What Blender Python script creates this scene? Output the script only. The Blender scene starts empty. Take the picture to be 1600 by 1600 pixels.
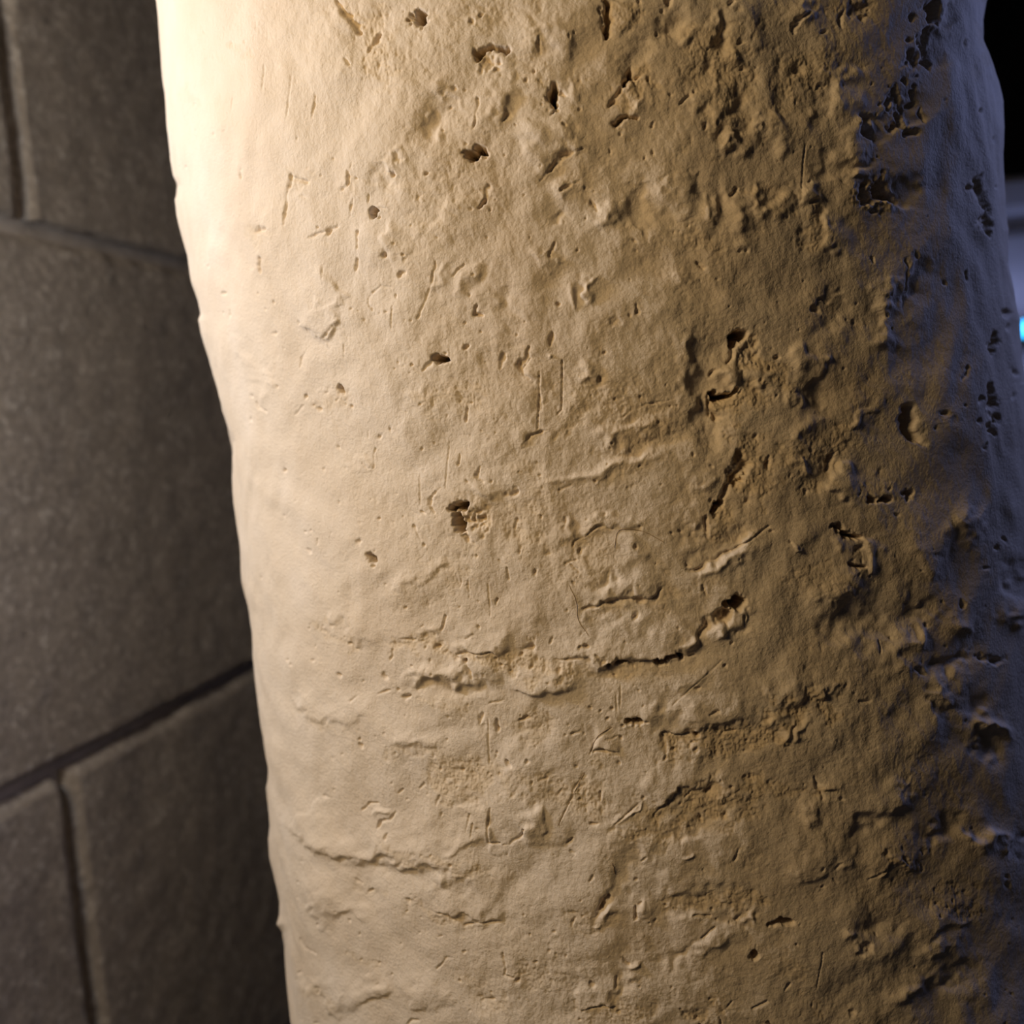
import bpy, bmesh, math, random
import numpy as np
from mathutils import Matrix, Vector

# ------------------------------------------------------------------ camera
S = bpy.context.scene
C = S.collection
F = 1443.0                                   # focal length in pixels of a 1600 x 1600 frame
CAMZ = 1.40
_d = np.array([1002.0, 14313.0, F]); _d /= np.linalg.norm(_d)      # world down seen by the camera (x right, y down, z ahead)
_w = np.array([379.0, -172.0, F]); _w -= _d * (_w @ _d); _w /= np.linalg.norm(_w)   # direction of the stone courses
UP = -_d; YW = _w; XW = np.cross(YW, UP)
M = np.stack([XW, YW, UP])                   # camera coordinates -> world
CAM = np.array([0.0, 0.0, CAMZ])

def project(P):
    q = (P - CAM) @ M
    return 800 + F * q[..., 0] / q[..., 2], 800 + F * q[..., 1] / q[..., 2], q[..., 2]

cam_data = bpy.data.cameras.new('camera'); cam = bpy.data.objects.new('camera', cam_data); C.objects.link(cam)
cx_, cy_, cz_ = M @ np.array([1., 0, 0]), M @ np.array([0, 1., 0]), M @ np.array([0, 0, 1.])
m = Matrix.Identity(4)
for i in range(3):
    m[i][0] = cx_[i]; m[i][1] = -cy_[i]; m[i][2] = -cz_[i]; m[i][3] = CAM[i]
cam.matrix_world = m
cam_data.sensor_width = 36.0; cam_data.lens = 36.0 * F / 1600.0
cam_data.clip_start = 0.02; cam_data.clip_end = 50
cam_data.dof.use_dof = True; cam_data.dof.focus_distance = 0.30; cam_data.dof.aperture_fstop = 8.5
S.camera = cam

# ------------------------------------------------------------------ light
S.view_settings.view_transform = 'Standard'; S.view_settings.look = 'None'
S.view_settings.gamma = 1.0; S.view_settings.use_curve_mapping = False
S.view_settings.exposure = 0.0
world = bpy.data.worlds.new('world'); S.world = world; world.use_nodes = True
world.node_tree.nodes['Background'].inputs[0].default_value = (0.6, 0.55, 0.6, 1)
world.node_tree.nodes['Background'].inputs[1].default_value = 0.024

def area(name, loc, target, size, energy, col):
    l = bpy.data.lights.new(name, 'AREA'); l.shape = 'DISK'; l.size = size; l.energy = energy; l.color = col
    o = bpy.data.objects.new(name, l); C.objects.link(o); o.location = loc
    o.rotation_euler = (Vector(target) - Vector(loc)).to_track_quat('-Z', 'Y').to_euler()
    return o
# warm lamp beside the stone wall, up on the left; blue stage light behind the pillar on the right
COLX, COLY = -0.10, 0.470                   # pillar axis, about
KEY = (-0.40, -0.13, 1.67)
area('warm_lamp_light', KEY, (COLX - 0.15, COLY, 1.40), 0.20, 2.1, (1.0, 0.70, 0.34))
cl = bpy.data.lights.new('cool_lamp_light', 'POINT'); cl.energy = 3.0; cl.color = (0.84, 0.90, 1.0); cl.shadow_soft_size = 0.03
clo = bpy.data.objects.new('cool_lamp_light', cl); C.objects.link(clo); clo.location = (-0.435, 0.185, 1.56)
sp = bpy.data.lights.new('blue_stage_light', 'SPOT'); sp.energy = 20.0; sp.color = (0.40, 0.48, 1.0); sp.shadow_soft_size = 0.22
sp.spot_size = math.radians(36); sp.spot_blend = 0.7
spo = bpy.data.objects.new('blue_stage_light', sp); C.objects.link(spo); spo.location = (1.09, 1.18, 1.98)
spo.rotation_euler = (Vector((0.24, 0.50, 1.50)) - spo.location).to_track_quat('-Z', 'Y').to_euler()

# ------------------------------------------------------------------ helpers
rng = np.random.default_rng(7)
random.seed(3)

def obj(name, me, mat=None, parent=None):
    o = bpy.data.objects.new(name, me); C.objects.link(o)
    if mat: me.materials.clear(); me.materials.append(mat)
    if parent: o.parent = parent
    return o

def mesh_np(name, V, Q, smooth=True):
    me = bpy.data.meshes.new(name)
    V = np.asarray(V, np.float32); Q = np.asarray(Q, np.int32)
    me.vertices.add(len(V)); me.vertices.foreach_set('co', V.ravel())
    me.loops.add(Q.size); me.loops.foreach_set('vertex_index', Q.ravel())
    me.polygons.add(len(Q)); me.polygons.foreach_set('loop_start', np.arange(0, Q.size, 4, dtype=np.int32))
    me.polygons.foreach_set('use_smooth', np.full(len(Q), smooth))
    me.update(calc_edges=True)
    return me

def grid_quads(nr, nc, wrap=False):
    r = np.arange(nr - 1)[:, None]; c = np.arange(nc if wrap else nc - 1)[None, :]
    c2 = (c + 1) % nc
    return np.stack([r * nc + c, r * nc + c2, (r + 1) * nc + c2, (r + 1) * nc + c], -1).reshape(-1, 4)

_perm = rng.permutation(256).astype(np.int32); _perm = np.concatenate([_perm, _perm])
_g = rng.normal(size=(256, 3)).astype(np.float32); _g /= np.linalg.norm(_g, axis=1, keepdims=True)
def perlin(p):
    p = p.astype(np.float32); i = np.floor(p).astype(np.int32); f = p - i; i &= 255
    u = f * f * f * (f * (f * 6 - 15) + 10)
    out = 0
    for dx in (0, 1):
        wx = u[..., 0] if dx else 1 - u[..., 0]
        a = _perm[(i[..., 0] + dx) & 255]
        for dy in (0, 1):
            wy = wx * (u[..., 1] if dy else 1 - u[..., 1])
            b = _perm[a + ((i[..., 1] + dy) & 255)]
            for dz in (0, 1):
                g = _g[_perm[b + ((i[..., 2] + dz) & 255)]]
                d = g[..., 0] * (f[..., 0] - dx) + g[..., 1] * (f[..., 1] - dy) + g[..., 2] * (f[..., 2] - dz)
                out = out + wy * (u[..., 2] if dz else 1 - u[..., 2]) * d
    return out * 1.6
def sstep(a, b, x):
    t = np.clip((x - a) / (b - a), 0, 1); return t * t * (3 - 2 * t)

# ------------------------------------------------------------------ materials
def new_mat(name):
    mt = bpy.data.materials.new(name); mt.use_nodes = True
    nt = mt.node_tree; return mt, nt, nt.nodes['Principled BSDF']
def nd(nt, t, **k):
    n = nt.nodes.new(t)
    for a, b in k.items():
        if a in n.inputs: n.inputs[a].default_value = b
        else: setattr(n, a, b)
    return n
def ramp(nt, fac, stops):
    r = nt.nodes.new('ShaderNodeValToRGB'); e = r.color_ramp.elements
    while len(e) < len(stops): e.new(0.5)
    for q, (p, c) in zip(e, stops): q.position = p; q.color = (*c, 1)
    nt.links.new(fac, r.inputs[0]); return r
def noisy(name, stops, scale, rough=0.85, bump=0.3, bscale=None, bdist=0.002, detail=8):
    mt, nt, b = new_mat(name)
    tc = nd(nt, 'ShaderNodeTexCoord')
    n = nd(nt, 'ShaderNodeTexNoise', Scale=scale, Detail=detail, Roughness=0.65)
    nt.links.new(tc.outputs['Object'], n.inputs['Vector'])
    r = ramp(nt, n.outputs['Fac'], stops); nt.links.new(r.outputs[0], b.inputs['Base Color'])
    b.inputs['Roughness'].default_value = rough
    n2 = nd(nt, 'ShaderNodeTexNoise', Scale=bscale or scale * 4, Detail=6.0, Roughness=0.7)
    nt.links.new(tc.outputs['Object'], n2.inputs['Vector'])
    bp = nd(nt, 'ShaderNodeBump', Strength=bump, Distance=bdist)
    nt.links.new(n2.outputs['Fac'], bp.inputs['Height']); nt.links.new(bp.outputs[0], b.inputs['Normal'])
    return mt

def plaster_material():
    mt, nt, b = new_mat('painted_plaster')
    tc = nd(nt, 'ShaderNodeTexCoord')
    n = nd(nt, 'ShaderNodeTexNoise', Scale=22.0, Detail=7.0, Roughness=0.6)
    nt.links.new(tc.outputs['Object'], n.inputs['Vector'])
    r = ramp(nt, n.outputs['Fac'], [(0.30, (0.70, 0.60, 0.495)), (0.52, (0.76, 0.67, 0.575)), (0.72, (0.80, 0.72, 0.645))])
    at = nd(nt, 'ShaderNodeAttribute', attribute_name='bare')
    mx = nd(nt, 'ShaderNodeMix', data_type='RGBA')
    nt.links.new(at.outputs['Fac'], mx.inputs['Factor'])
    nt.links.new(r.outputs[0], mx.inputs[6]); mx.inputs[7].default_value = (0.66, 0.53, 0.36, 1)
    nt.links.new(mx.outputs[2], b.inputs['Base Color'])
    b.inputs['Roughness'].default_value = 0.72
    b.inputs['Specular IOR Level'].default_value = 0.25
    n2 = nd(nt, 'ShaderNodeTexNoise', Scale=900.0, Detail=4.0, Roughness=0.6)
    nt.links.new(tc.outputs['Object'], n2.inputs['Vector'])
    bp = nd(nt, 'ShaderNodeBump', Strength=0.5, Distance=0.0007)
    nt.links.new(n2.outputs['Fac'], bp.inputs['Height']); nt.links.new(bp.outputs[0], b.inputs['Normal'])
    return mt

M_PLASTER = plaster_material()
M_STONE = noisy('grey_brown_stone', [(0.30, (0.36, 0.312, 0.26)), (0.50, (0.55, 0.485, 0.415)), (0.57, (0.62, 0.55, 0.475)), (0.66, (0.95, 0.89, 0.80))], 150.0, 0.6, 0.9, 210.0, 0.005)
M_MORTAR = noisy('pale_mortar', [(0.3, (0.40, 0.355, 0.31)), (0.7, (0.62, 0.56, 0.50))], 40.0, 0.85, 0.5, 150.0, 0.003)
M_DARK = noisy('dark_render', [(0.3, (0.018, 0.016, 0.016)), (0.7, (0.035, 0.032, 0.030))], 6.0, 0.9, 0.2)
M_FLOOR = noisy('stone_floor', [(0.3, (0.05, 0.045, 0.04)), (0.7, (0.10, 0.09, 0.08))], 5.0, 0.7, 0.2)
M_PALE = noisy('pale_limestone', [(0.3, (0.42, 0.41, 0.42)), (0.7, (0.55, 0.54, 0.55))], 9.0, 0.8, 0.2)
M_METAL, _nt, _b = new_mat('dark_metal'); _b.inputs['Base Color'].default_value = (0.03, 0.03, 0.035, 1); _b.inputs['Roughness'].default_value = 0.45; _b.inputs['Metallic'].default_value = 0.8
M_CYAN, _nt, _b = new_mat('cyan_led'); _b.inputs['Base Color'].default_value = (0.02, 0.1, 0.2, 1); _b.inputs['Emission Color'].default_value = (0.03, 0.42, 0.9, 1); _b.inputs['Emission Strength'].default_value = 2.1
M_FIBRE, _nt, _b = new_mat('brown_fibre'); _b.inputs['Base Color'].default_value = (0.36, 0.25, 0.14, 1); _b.inputs['Roughness'].default_value = 0.6

# ------------------------------------------------------------------ room shell
def box_bm(bm, x0, x1, y0, y1, z0, z1, bevel=0.0, seg=2):
    r = bmesh.ops.create_cube(bm, size=1.0)
    for v in r['verts']:
        v.co = Vector(((x0 + x1) / 2 + v.co.x * (x1 - x0), (y0 + y1) / 2 + v.co.y * (y1 - y0), (z0 + z1) / 2 + v.co.z * (z1 - z0)))
    if bevel: bmesh.ops.bevel(bm, geom=list({e for v in r['verts'] for e in v.link_edges}), offset=bevel, segments=seg, affect='EDGES', profile=0.5)
def box(name, x0, x1, y0, y1, z0, z1, mat, parent=None, bevel=0.0):
    bm = bmesh.new(); box_bm(bm, x0, x1, y0, y1, z0, z1, bevel)
    me = bpy.data.meshes.new(name); bm.to_mesh(me); bm.free()
    return obj(name, me, mat, parent)
def struct(o, label, cat):
    o['kind'] = 'structure'; o['label'] = label; o['category'] = cat; return o

CEIL = 2.70
WX = -0.5553                                 # face of the stone wall
Y0, Y1, X1 = -1.6, 3.4, 2.6
struct(box('floor', WX - 0.3, X1, Y0, Y1, -0.1, 0.0, M_FLOOR), 'dark stone floor under the plaster pillar', 'floor')
struct(box('ceiling', WX - 0.3, X1, Y0, Y1, CEIL, CEIL + 0.1, M_DARK), 'dark ceiling above the plaster pillar', 'ceiling')
struct(box('wall_back', WX - 0.3, X1, Y1, Y1 + 0.1, 0, CEIL, M_DARK), 'unlit dark wall far behind the pillar', 'wall')
struct(box('wall_right', X1, X1 + 0.1, Y0, Y1 + 0.1, 0, CEIL, M_DARK), 'unlit dark wall on the right', 'wall')
wall = struct(box('wall_left', WX - 0.3, WX - 0.012, Y0, Y1, 0, CEIL, M_MORTAR), 'wall of large grey-brown stone blocks with recessed pale mortar joints', 'wall')

# stone courses: block faces with uneven, worn edges
HJ = 0.0065                                  # half joint
Z_HI, Z_LO = 1.581, 1.145                  # the two bed joints in view
ch = Z_HI - Z_LO
levels = [0.0, Z_LO - 2 * ch + 0.02, Z_LO - ch, Z_LO, Z_HI, Z_HI + ch, Z_HI + 2 * ch - 0.03, CEIL]
heads = {3: [-1.25, -0.50, 0.22, 1.08, 2.02, 2.80], 2: [-0.95, -0.18, 0.607, 1.40, 2.25], 4: [-0.92, -0.14, 0.637, 1.42, 2.20, 2.95]}

def stone_block(y0, y1, z0, z1, fine):
    n, k = (90, 64) if fine else (6, 4)
    yy = np.linspace(y0, y1, n); zz = np.linspace(z0, z1, k)
    if fine:                                  # extra rows along the worn edges
        yy = np.sort(np.concatenate([yy, y0 + np.linspace(0.001, 0.014, 8), y1 - np.linspace(0.001, 0.006, 4)])); zz = np.sort(np.concatenate([zz, z1 - np.linspace(0.001, 0.015, 8), z0 + np.linspace(0.001, 0.006, 4)]))
        n, k = len(yy), len(zz)
    Yg, Zg = np.meshgrid(yy, zz)
    P = np.stack([np.zeros_like(Yg), Yg, Zg], -1)
    e = np.minimum(np.minimum(Yg - y0, y1 - Yg), np.minimum(Zg - z0, z1 - Zg))
    wob = 0.0022 * perlin(P * 30 + 3.1) + 0.0012 * perlin(P * 90 + 9.0)
    X = 0.0022 * perlin(P * 9 + 1.7) + 0.0012 * perlin(P * 38) + 0.0005 * perlin(P * 120)
    if fine:
        def worn(dist, rr, dep):
            q = np.clip(1 - (dist + wob * 0.8) / rr, 0, 1); return dep * (0.55 * q + 0.45 * (1 - np.sqrt(np.clip(1 - q * q, 0, 1))))
        X = X - np.maximum(np.maximum(worn(z1 - Zg, 0.010, 0.008), worn(Yg - y0, 0.010, 0.008)), np.maximum(worn(Zg - z0, 0.003, 0.003), worn(y1 - Yg, 0.003, 0.003)))
        Yg = Yg + wob * (e < 0.02); Zg = Zg + wob * (e < 0.02)
    V = np.stack([WX + X, Yg, Zg], -1).reshape(-1, 3)
    Q = grid_quads(k, n)
    # sides back into the wall
    ring = list(range(n)) + [r * n + n - 1 for r in range(1, k)] + [(k - 1) * n + c for c in range(n - 2, -1, -1)] + [r * n for r in range(k - 2, 0, -1)]
    back = V[ring].copy(); back[:, 0] = WX - 0.03
    b0 = len(V); L = len(ring)
    side = np.array([[ring[(i + 1) % L], ring[i], b0 + i, b0 + (i + 1) % L] for i in range(L)])
    return mesh_np('stone_block', np.concatenate([V, back]), np.concatenate([Q, side]))
for r in range(len(levels) - 1):
    z0, z1 = levels[r], levels[r + 1]
    hs = heads.get(r) or [Y0 + 0.35 + (0.4 if r % 2 else 0) + 0.8 * i for i in range(6)]
    ys = [Y0] + [h for h in hs if Y0 + 0.1 < h < Y1 - 0.1] + [Y1]
    for a, b in zip(ys[:-1], ys[1:]):
        fine = r in (2, 3, 4) and b > 0.5 and a < 1.5
        obj('stone_block', stone_block(a + HJ, b - HJ, z0 + (HJ if r else 0), z1 - (HJ if z1 < CEIL else 0), fine), M_STONE, wall)

# ------------------------------------------------------------------ plaster pillar: base form
D0 = 0.48
LS = np.array([(-300, 225), (-100, 238), (0, 243), (200, 257), (300, 272), (400, 290), (500, 314), (600, 338), (680, 356), (760, 367), (900, 379), (1100, 403), (1300, 423), (1500, 446), (1700, 466), (2000, 490)], float)
RS = np.array([(-300, 1535), (-100, 1540), (0, 1541), (100, 1550), (200, 1562), (300, 1569), (400, 1576), (500, 1588), (600, 1602), (800, 1630), (1100, 1664), (1600, 1715), (2000, 1740)], float)
LD = np.array([(0, 245), (50, 248), (100, 252), (150, 254), (200, 256), (250, 263), (275, 269), (290, 277), (300, 275), (312, 272), (340, 277), (400, 292), (440, 300), (470, 310), (490, 314), (500, 311), (520, 315), (560, 328), (600, 338), (640, 348), (672, 359), (690, 370), (702, 369), (712, 366), (750, 366), (800, 369), (860, 374), (910, 378), (960, 388), (1000, 393), (1050, 397), (1100, 403), (1150, 412), (1200, 418), (1230, 416), (1250, 418), (1290, 422), (1310, 420), (1340, 424), (1380, 433), (1410, 439), (1430, 438), (1443, 433), (1455, 441), (1480, 446), (1530, 449), (1600, 456)], float)
RD = np.array([(0, 1541), (30, 1536), (62, 1536), (80, 1543), (100, 1549), (130, 1558), (160, 1565), (200, 1567), (240, 1565), (280, 1568), (320, 1570), (360, 1576), (410, 1574), (435, 1578), (470, 1584), (500, 1592), (530, 1592), (560, 1595), (600, 1600)], float)
ys_ = np.arange(-300, 2001, 4.0)
def smooth(a, n):
    k = np.ones(n) / n; return np.convolve(np.pad(a, n, mode='edge'), k, 'same')[n:-n]
LSs = smooth(np.interp(ys_, LS[:, 0], LS[:, 1]), 31); RSs = smooth(np.interp(ys_, RS[:, 0], RS[:, 1]), 31)
zs = np.linspace(CAMZ - 0.42, CAMZ + 0.36, 70)
f_cam = M @ np.array([0, 0, 1.0]); yaw0 = math.atan2(f_cam[0], f_cam[1])
azL = np.full(70, yaw0 - 0.35); azR = np.full(70, yaw0 + 0.45)
for it in range(60):
    half = (azR - azL) / 2; R = D0 * np.sin(half); Lt = np.sqrt(D0 ** 2 - R ** 2)
    for az, tab, sgn in ((azL, LSs, 1), (azR, RSs, 1)):
        P = np.stack([Lt * np.sin(az), Lt * np.cos(az), zs], -1)
        x, y, _ = project(P)
        az -= 0.8 * (x - np.interp(y, ys_, tab)) / (F * 1.1)
half = smooth((azR - azL) / 2, 5); phi = smooth((azR + azL) / 2, 5)
Rz = D0 * np.sin(half)
def base_at(z):
    p = np.interp(z, zs, phi); r = np.interp(z, zs, Rz)
    return D0 * np.sin(p), D0 * np.cos(p), r, p

# ------------------------------------------------------------------ relief traced on the pillar's skin (1 unit = 0.2 mm)
OX, OY, RW, RH = -80, -100, 1860, 1800       # relief sheet covers a little more than the part in view
def vnoise(cell, seed):
    g = np.random.default_rng(seed).normal(size=(RH // cell + 4, RW // cell + 4))
    yy = np.arange(RH) / cell; xx = np.arange(RW) / cell
    iy = yy.astype(int); ix = xx.astype(int)
    fy = yy - iy; fx = xx - ix; fy = (fy * fy * (3 - 2 * fy))[:, None]; fx = (fx * fx * (3 - 2 * fx))[None, :]
    a = g[iy][:, ix]; b = g[iy][:, ix + 1]; c = g[iy + 1][:, ix]; d = g[iy + 1][:, ix + 1]
    return ((a * (1 - fx) + b * fx) * (1 - fy) + (c * (1 - fx) + d * fx) * fy).astype(np.float32)
RAG = 0.5 * vnoise(9, 1) + 0.4 * vnoise(5, 2) + 0.3 * vnoise(3, 3)
WX_ = 3.2 * vnoise(26, 11) + 1.7 * vnoise(11, 12); WY_ = 3.2 * vnoise(26, 13) + 1.7 * vnoise(11, 14)
LONG = vnoise(14, 21)
PIT = np.zeros((RH, RW), np.float32); HGT = np.zeros((RH, RW), np.float32); RGH = np.zeros((RH, RW), np.float32)

def window(pts, pad):
    x0 = max(int(min(p[0] for p in pts) - pad - OX), 0); x1 = min(int(max(p[0] for p in pts) + pad - OX) + 2, RW)
    y0 = max(int(min(p[1] for p in pts) - pad - OY), 0); y1 = min(int(max(p[1] for p in pts) + pad - OY) + 2, RH)
    if x1 <= x0 or y1 <= y0: return None
    return slice(y0, y1), slice(x0, x1), (np.arange(x0, x1) + OX)[None, :].astype(np.float32), (np.arange(y0, y1) + OY)[:, None].astype(np.float32)
def dist_line(pts, X, Y):
    """distance, signed side (+ = left hand walking along the points, y down) and position 0..1"""
    best = None
    if len(pts) == 1:
        d = np.hypot(X - pts[0][0], Y - pts[0][1]); return d, d, np.full_like(d, 0.5)
    n = len(pts) - 1
    for i in range(n):
        (ax, ay), (bx, by) = pts[i], pts[i + 1]
        vx, vy = bx - ax, by - ay; L2 = vx * vx + vy * vy + 1e-6
        t0 = ((X - ax) * vx + (Y - ay) * vy) / L2; t = np.clip(t0, 0, 1)
        d = np.hypot(X - ax - t * vx, Y - ay - t * vy)
        s = (vy * (X - ax) - vx * (Y - ay)) / math.sqrt(L2)
        if best is None: best = [d, s, (i + t) / n]
        else:
            k = d < best[0]
            best[0] = np.where(k, d, best[0]); best[1] = np.where(k, s, best[1]); best[2] = np.where(k, (i + t) / n, best[2])
    return best
ORG = [0, 0, 4.0]
def at(ox, oy, sc=4.0): ORG[0], ORG[1], ORG[2] = ox, oy, sc
def cv(p): return [(ORG[0] + p[i] / ORG[2], ORG[1] + p[i + 1] / ORG[2]) for i in range(0, len(p), 2)]
def p(w, d, *q, rag=0.42, edge=0.30):
    pts = cv(q); w = max(w / ORG[2], 1.1); r = window(pts, w * 2.4 + 10)
    if not r: return
    sy, sx, X, Y = r
    fine = rag <= 0.15
    if d >= 40: rag = rag * 1.7
    if not fine:
        q_ = min(1.0, w / 3.0); X = X + q_ * WX_[sy, sx]; Y = Y + q_ * WY_[sy, sx]
    dd, _, u = dist_line(pts, X, Y)
    d0 = d
    if d < 30: d = min(d, 1.6 * w + 4)
    elif d >= 40: d, w = d * 2.2, w * 1.2
    if d < 17: d = d * (0.55 + 0.027 * d)
    if len(pts) > 1:
        w = w * (0.62 + 0.38 * np.sqrt(np.clip(4 * u * (1 - u), 0, 1)) + (0 if fine else 0.22) * LONG[sy, sx])
        w = np.maximum(w, 0.6); d = d * np.clip(0.85 + 0.35 * LONG[sy, sx], 0.25, 1.3)
    r_ = dd / w + rag * RAG[sy, sx]
    if fine: k = d * (1 - sstep(edge, 1.2, r_))
    else:
        deep = min(max((d0 - 14) / 26, 0), 1)      # shallow dents have soft rims, deep holes break off sharply
        k = d * ((1 - deep) * (1 - sstep(-0.5, 1.55, r_)) ** 1.2 + deep * (0.8 * (1 - sstep(0.15, 1.15, r_)) + 0.2 * (1 - sstep(0.2, 1.9, r_))))
    PIT[sy, sx] = np.maximum(PIT[sy, sx], k)
def t(A, fall, soft, *q):
    """scarp: the left hand side of the line stands A higher and fades out over fall"""
    pts = cv(q); r = window(pts, fall * 2.5)
    if not r: return
    sy, sx, X, Y = r
    d, s, u = dist_line(pts, X + 2.2 * WX_[sy, sx], Y + 2.2 * WY_[sy, sx])
    s = s + 1.5 * RAG[sy, sx]
    sd = np.sign(s) * np.maximum(np.abs(s), 0)
    side = 1 / (1 + np.exp(-np.clip(sd / soft * 2, -30, 30)))
    end = sstep(0, 0.3, u) * sstep(1, 0.7, u) * 0.75
    HGT[sy, sx] += A * side * np.exp(-(d / fall) ** 2) * end
def b(A, rx, ry, rot, x, y):
    pts = cv((x, y)); rx /= ORG[2]; ry /= ORG[2]; r = window(pts, max(rx, ry) * 2.6)
    if not r: return
    sy, sx, X, Y = r
    a = math.radians(rot); dx = X + 2.5 * WX_[sy, sx] - pts[0][0]; dy = Y + 2.5 * WY_[sy, sx] - pts[0][1]
    u = dx * math.cos(a) + dy * math.sin(a); v = -dx * math.sin(a) + dy * math.cos(a)
    HGT[sy, sx] += 0.8 * A * np.exp(-(u / rx) ** 2 - (v / ry) ** 2)
def g(A, w, *q):
    """soft ridge (A > 0) or trough (A < 0) along a line"""
    pts = cv(q); w /= ORG[2]; r = window(pts, w * 2.6)
    if not r: return
    sy, sx, X, Y = r
    d, _, u = dist_line(pts, X + 2 * WX_[sy, sx], Y + 2 * WY_[sy, sx])
    HGT[sy, sx] += 0.75 * A * np.exp(-(d / w) ** 2) * (0.25 + 0.75 * np.sqrt(np.clip(4 * u * (1 - u), 0, 1)))
def rg(A, w, *q):
    pts = cv(q); w /= ORG[2]; r = window(pts, w * 2)
    if not r: return
    sy, sx, X, Y = r
    d, _, _ = dist_line(pts, X + 3 * WX_[sy, sx], Y + 3 * WY_[sy, sx])
    RGH[sy, sx] = np.maximum(RGH[sy, sx], A * (1 - sstep(0.2, 1.3, d / w + 0.45 * RAG[sy, sx] + 0.3 * LONG[sy, sx])))

at(400, 0)
p(28, 45, 1015, 110); p(18, 24, 505, -10, 580, 80, 640, 210); t(6, 30, 4, 640, 230, 570, 60, 500, -20)
p(20, 22, 770, 215, 705, 290); p(12, 12, 545, 365, 570, 400)
p(20, 34, 1370, 380, 1400, 330, 1470, 285, 1570, 295); p(62, 12, 1450, 370); rg(3.5, 90, 1450, 370); p(15, 18, 1515, 380); p(18, 14, 1400, 440)
p(14, 18, 1375, 630, 1375, 700, 1360, 780); p(28, 46, 1378, 925, 1352, 1000); p(10, 12, 1315, 890)
p(25, 20, 862, 1075); p(30, 8, 880, 980); t(5, 22, 5, 900, 900, 840, 960, 790, 1120)
p(14, 10, 1240, 540); p(10, 13, 1290, 540); p(20, 45, 720, 1295, 712, 1350); p(8, 9, 700, 1220, 690, 1260); p(7, 8, 770, 1300, 820, 1310)
p(15, 20, 1375, 1285, 1430, 1210, 1465, 1160); p(8, 10, 1495, 1250); p(9, 9, 1465, 1310); p(12, 12, 1335, 1300); rg(2.5, 60, 1450, 1260)
p(17, 13, 210, 1160, 240, 1090, 300, 1130); p(8, 9, 190, 1410, 205, 1250, 205, 1170); p(10, 9, 400, 1110); p(15, 5, 300, 1230); rg(2, 70, 290, 1100)
p(11, 12, 340, 1490, 400, 1455, 470, 1440, 512, 1425); p(8, 7, 455, 1380); p(20, 14, 470, 1440); p(8, 8, 400, 1420)
p(12, 9, 572, 1080, 530, 1190); p(10, 9, 620, 1110); p(5, 5, 605, 1000, 590, 1060); rg(2, 70, 570, 1140)
p(8, 7, 365, 580, 345, 730); p(6, 6, 402, 640); p(6, 7, 305, 660); p(3, 3, 215, 450, 195, 740, rag=0.1); p(4, 3, 45, 400, 45, 560, rag=.1)
p(12, 9, 1195, 670); p(10, 9, 1160, 800); b(5, 35, 30, 0, 1130, 800); b(4, 25, 25, 0, 1045, 720)
p(12, 9, 1055, 1070); p(22, 8, 1010, 1240); p(12, 9, 630, 1460, 640, 1560); p(8, 6, 570, 1350, 600, 1240); p(7, 6, 490, 995)
rg(3.6, 100, 640, 60, 740, 230, 780, 430); rg(1.8, 170, 1000, 300, 1200, 200); rg(1.6, 150, 900, 1150, 1250, 1150, 1050, 1500)
t(6, 40, 5, 860, 1330, 830, 1480, 790, 1620); t(6, 45, 8, 1330, 1130, 1150, 1330, 960, 1560); g(-6, 90, 1000, 780, 1250, 640)
t(5, 40, 6, 1600, 560, 1440, 620, 1450, 780); b(7, 120, 200, 0, 1500, 700); p(16, 10, 1530, 750, 1600, 710); p(20, 10, 1430, 60, 1400, 80); p(20, 10, 1340, 130)
rg(2.2, 120, 1400, 100, 1500, 60); p(10, 9, 885, 1520); p(12, 10, 940, 1580); p(10, 10, 1440, 1470); b(5, 60, 60, 0, 1130, 520)
g(-7, 80, 800, 1050, 760, 1180); b(-6, 90, 60, -35, 1050, 800)
at(400, 400)
p(18, 9, 280, 420); t(8, 40, 3, 240, 420, 330, 480, 420, 525, 500, 420, 560, 350); p(9, 12, 495, 430, 430, 508)
p(8, 7, 320, 590, 260, 700); p(10, 9, 110, 285); p(14, 11, 135, 475); p(10, 9, 150, 830); g(-4, 35, 150, 700, 110, 800); p(9, 8, 75, 955, 30, 920)
p(15, 20, 325, 862); p(17, 38, 540, 815, 546, 870); p(8, 12, 553, 930); p(8, 6, 512, 890, 490, 902); p(10, 9, 440, 855); p(14, 9, 405, 960); p(8, 7, 370, 930); p(5, 5, 300, 930, 240, 1000)
rg(2.0, 60, 420, 900, 540, 900)
p(13, 18, 700, 260, 705, 300, 735, 332); p(8, 7, 700, 260, 780, 180, 840, 200); p(8, 7, 598, 330); p(8, 7, 682, 405); p(8, 8, 640, 345)
p(10, 9, 630, 90, 650, 20); p(18, 16, 800, 10); p(12, 13, 905, 140, 930, 100); p(12, 10, 945, 30, 960, 0); p(10, 10, 875, 245)
p(8, 8, 1100, 170, 1115, 30); p(7, 7, 1020, 380, 1070, 250, 1100, 180); p(10, 8, 985, 400); p(7, 8, 1230, 130, 1300, 45); p(9, 9, 1310, 415); p(8, 8, 1335, 240); p(8, 7, 825, 350)
p(13, 20, 1385, 290, 1365, 370); p(17, 22, 1362, 380, 1425, 388); p(8, 9, 1400, 485); rg(2, 60, 1390, 370); p(22, 18, 1318, 558, 1300, 575)
p(15, 52, 1105, 655, 1130, 640, 1180, 645); p(15, 22, 1050, 720, 1100, 660); p(10, 16, 1185, 608); p(12, 30, 1100, 640, 1120, 625)
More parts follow.
